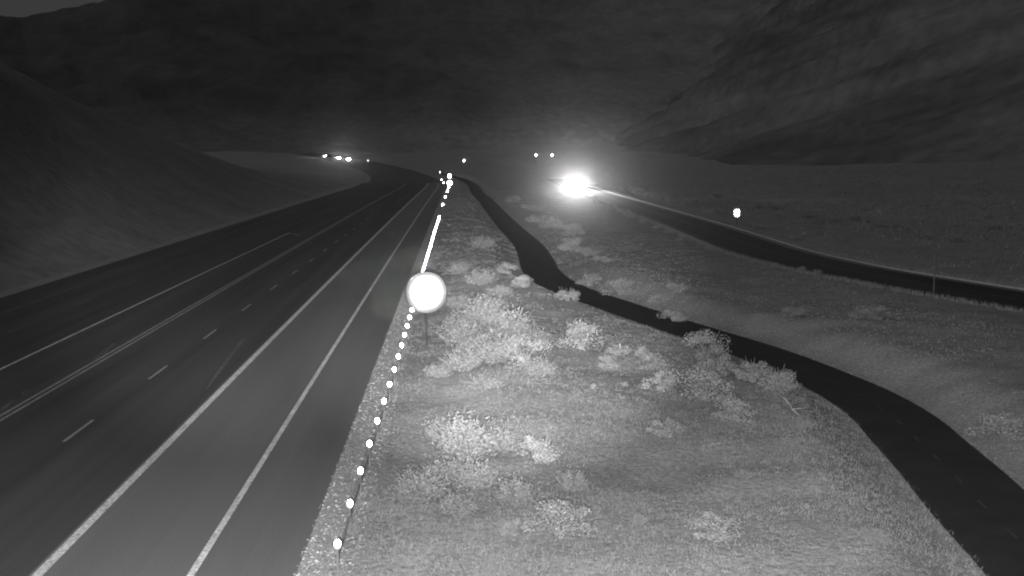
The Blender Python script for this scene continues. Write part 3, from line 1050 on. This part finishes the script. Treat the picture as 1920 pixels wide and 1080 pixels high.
br.tube((13.3, 46.9, gb[1] + 0.25), (12.95, 46.5, gb[1] + 0.42), 0.01, 0.004, 6)
tag(br.build('fallen_branch', M['wood']), 'bleached fallen branch lying on the grass near the path', 'branch')


# ------------------------------------------------------------------ cars
def arc_pts(pairs):
    return pairs


def make_car():
    """a saloon car facing -Y, origin on the ground under its middle"""
    R_ = {}
    side = [(-2.28, 0.32), (-2.32, 0.55), (-2.22, 0.74), (-1.25, 0.92), (-0.9, 0.96), (1.55, 1.0), (2.2, 0.96), (2.3, 0.78),
            (2.3, 0.36), (2.1, 0.28)]
    for cy in (1.42, -1.42):
        arch = [(cy + 0.40 * math.cos(t), 0.30 + 0.38 * math.sin(t)) for t in np.linspace(0, math.pi, 7)]
        side += arch
    side.append((-2.1, 0.28))
    body = MB()
    n = len(side)
    prof = [(-0.90, 0.90), (-0.80, 1.0), (0.80, 1.0), (0.90, 0.90)]
    vs = []
    for x, k in prof:
        for (yy_, zz_) in side:
            vs.append((x, yy_ * (0.985 if abs(x) > 0.85 else 1.0), 0.3 + (zz_ - 0.3) * (0.96 if abs(x) > 0.85 else 1.0)))
    fs = []
    for j in range(3):
        for i in range(n):
            a, b = j * n + i, j * n + (i + 1) % n
            fs.append((a, b, b + n, a + n))
    fs += [tuple(range(n - 1, -1, -1)), tuple(range(3 * n, 4 * n))]
    body.add(vs, fs)
    R_['body'] = body.mesh('body', M['car_paint'])
    cab = MB()
    lo = [(-0.78, -0.98, 0.94), (0.78, -0.98, 0.94), (0.78, 1.62, 0.98), (-0.78, 1.62, 0.98)]
    hi = [(-0.60, -0.28, 1.42), (0.60, -0.28, 1.42), (0.60, 1.02, 1.43), (-0.60, 1.02, 1.43)]
    cab.add(lo + hi, [(0, 1, 5, 4), (1, 2, 6, 5), (2, 3, 7, 6), (3, 0, 4, 7), (4, 5, 6, 7)])
    R_['windows'] = cab.mesh('windows', M['car_glass'])
    roof = MB().add([(-0.63, -0.33, 1.425), (0.63, -0.33, 1.425), (0.63, 1.07, 1.435), (-0.63, 1.07, 1.435),
                     (-0.5, -0.15, 1.475), (0.5, -0.15, 1.475), (0.5, 0.9, 1.48), (-0.5, 0.9, 1.48)],
                    [(0, 1, 5, 4), (1, 2, 6, 5), (2, 3, 7, 6), (3, 0, 4, 7), (4, 5, 6, 7), (3, 2, 1, 0)])
    R_['roof'] = roof.mesh('roof', M['car_paint'])
    R_['tyre'] = MB().tube((-0.11, 0, 0), (0.11, 0, 0), 0.33, 0.33, 20).mesh('tyre', M['tyre'])
    R_['rim'] = MB().tube((-0.12, 0, 0), (0.12, 0, 0), 0.20, 0.20, 12).mesh('rim', M['rim'])
    lamp = MB().prism([(-0.19, -0.06), (0.17, -0.08), (0.20, 0.05), (-0.10, 0.09)], lambda u, v, s: (u, -0.035 + 0.07 * s, v))
    R_['headlight'] = lamp.mesh('headlight', M['trim'])
    R_['lens'] = MB().add([(-0.18, -0.04, -0.055), (0.16, -0.04, -0.072), (0.19, -0.04, 0.045), (-0.10, -0.04, 0.082)], [(0, 1, 2, 3)]).mesh('lens', M['headlamp'])
    R_['grille'] = MB().box((0, -2.315, 0.60), (0.8, 0.05, 0.16)).mesh('grille', M['trim'])
    R_['bumper'] = MB().box((0, -2.30, 0.40), (1.6, 0.12, 0.14)).mesh('bumper', M['trim'])
    R_['mirror'] = MB().prism([(-0.1, -0.06), (0.1, -0.05), (0.08, 0.07), (-0.09, 0.06)], lambda u, v, s: (u, -0.05 + 0.09 * s, v)).mesh('mirror', M['car_paint'])
    return R_


CAR = make_car()


def car(loc, rz, label, group, beam, size, aim_down=0.02):
    o = tag(make('car', None, None, loc, (0, 0, rz)), label, 'car', group)
    for nm in ('body', 'windows', 'roof', 'grille', 'bumper'):
        make(nm, CAR[nm], o)
    for sx in (-1, 1):
        hl = make('headlight', CAR['headlight'], o, (0.62 * sx, -2.34, 0.68))
        make('lens', CAR['lens'], hl)
        make('mirror', CAR['mirror'], o, (0.98 * sx, -0.75, 1.0))
        for yy_ in (-1.42, 1.42):
            w = make('wheel', CAR['tyre'], o, (0.78 * sx, yy_, 0.33))
            make('rim', CAR['rim'], w)
        # each headlight throws its own beam
        d = bpy.data.lights.new('headlight_beam', 'SPOT')
        d.energy = beam / 2
        d.spot_size = math.radians(size)
        d.spot_blend = 1.0
        d.shadow_soft_size = 0.07
        b = bpy.data.objects.new('headlight_beam', d)
        col.objects.link(b)
        b.parent = o
        b.location = (0.62 * sx, -2.42, 0.70)
        b.rotation_euler = Vector((0, -1, -aim_down)).to_track_quat('-Z', 'Y').to_euler()
    return o


car((34.6, 352.0, float(base_z(352.0)) + 0.01), 0.03, 'car with glaring headlights coming along the entrance road', None, 250000.0, 50.0)
for (x, y, rz, power, size, lab) in (
        (-66.6, 770.0, 0.10, 6000.0, 40.0, 'rightmost of three distant cars with lit headlights'),
        (-75.6, 800.0, 0.10, 6000.0, 40.0, 'middle of three distant cars with lit headlights'),
        (-85.6, 830.0, -0.85, 30000.0, 22.0, 'leftmost of three distant cars, its beam lighting the ground')):
    car((x, y, float(base_z(y)) + 0.02), rz, lab, 'distant cars on the highway', power, size)

# ------------------------------------------------------------------ added haze for halos around the lights
HAZE = 0.00007
hz = MB().box((0, 1150, 200), (3200, 2700, 440))
hm = bpy.data.materials.new('halo_haze')
hm.use_nodes = True
hm.node_tree.nodes.clear()
pv = hm.node_tree.nodes.new('ShaderNodeVolumePrincipled')
pv.inputs['Color'].default_value = grey(0.9)
pv.inputs['Density'].default_value = HAZE
pv.inputs['Anisotropy'].default_value = 0.965
ho = hm.node_tree.nodes.new('ShaderNodeOutputMaterial')
hm.node_tree.links.new(pv.outputs['Volume'], ho.inputs['Volume'])
haze = hz.build('haze', hm)
tag(haze, 'thin haze added over the valley for halos round the lights', 'haze', kind='stuff')
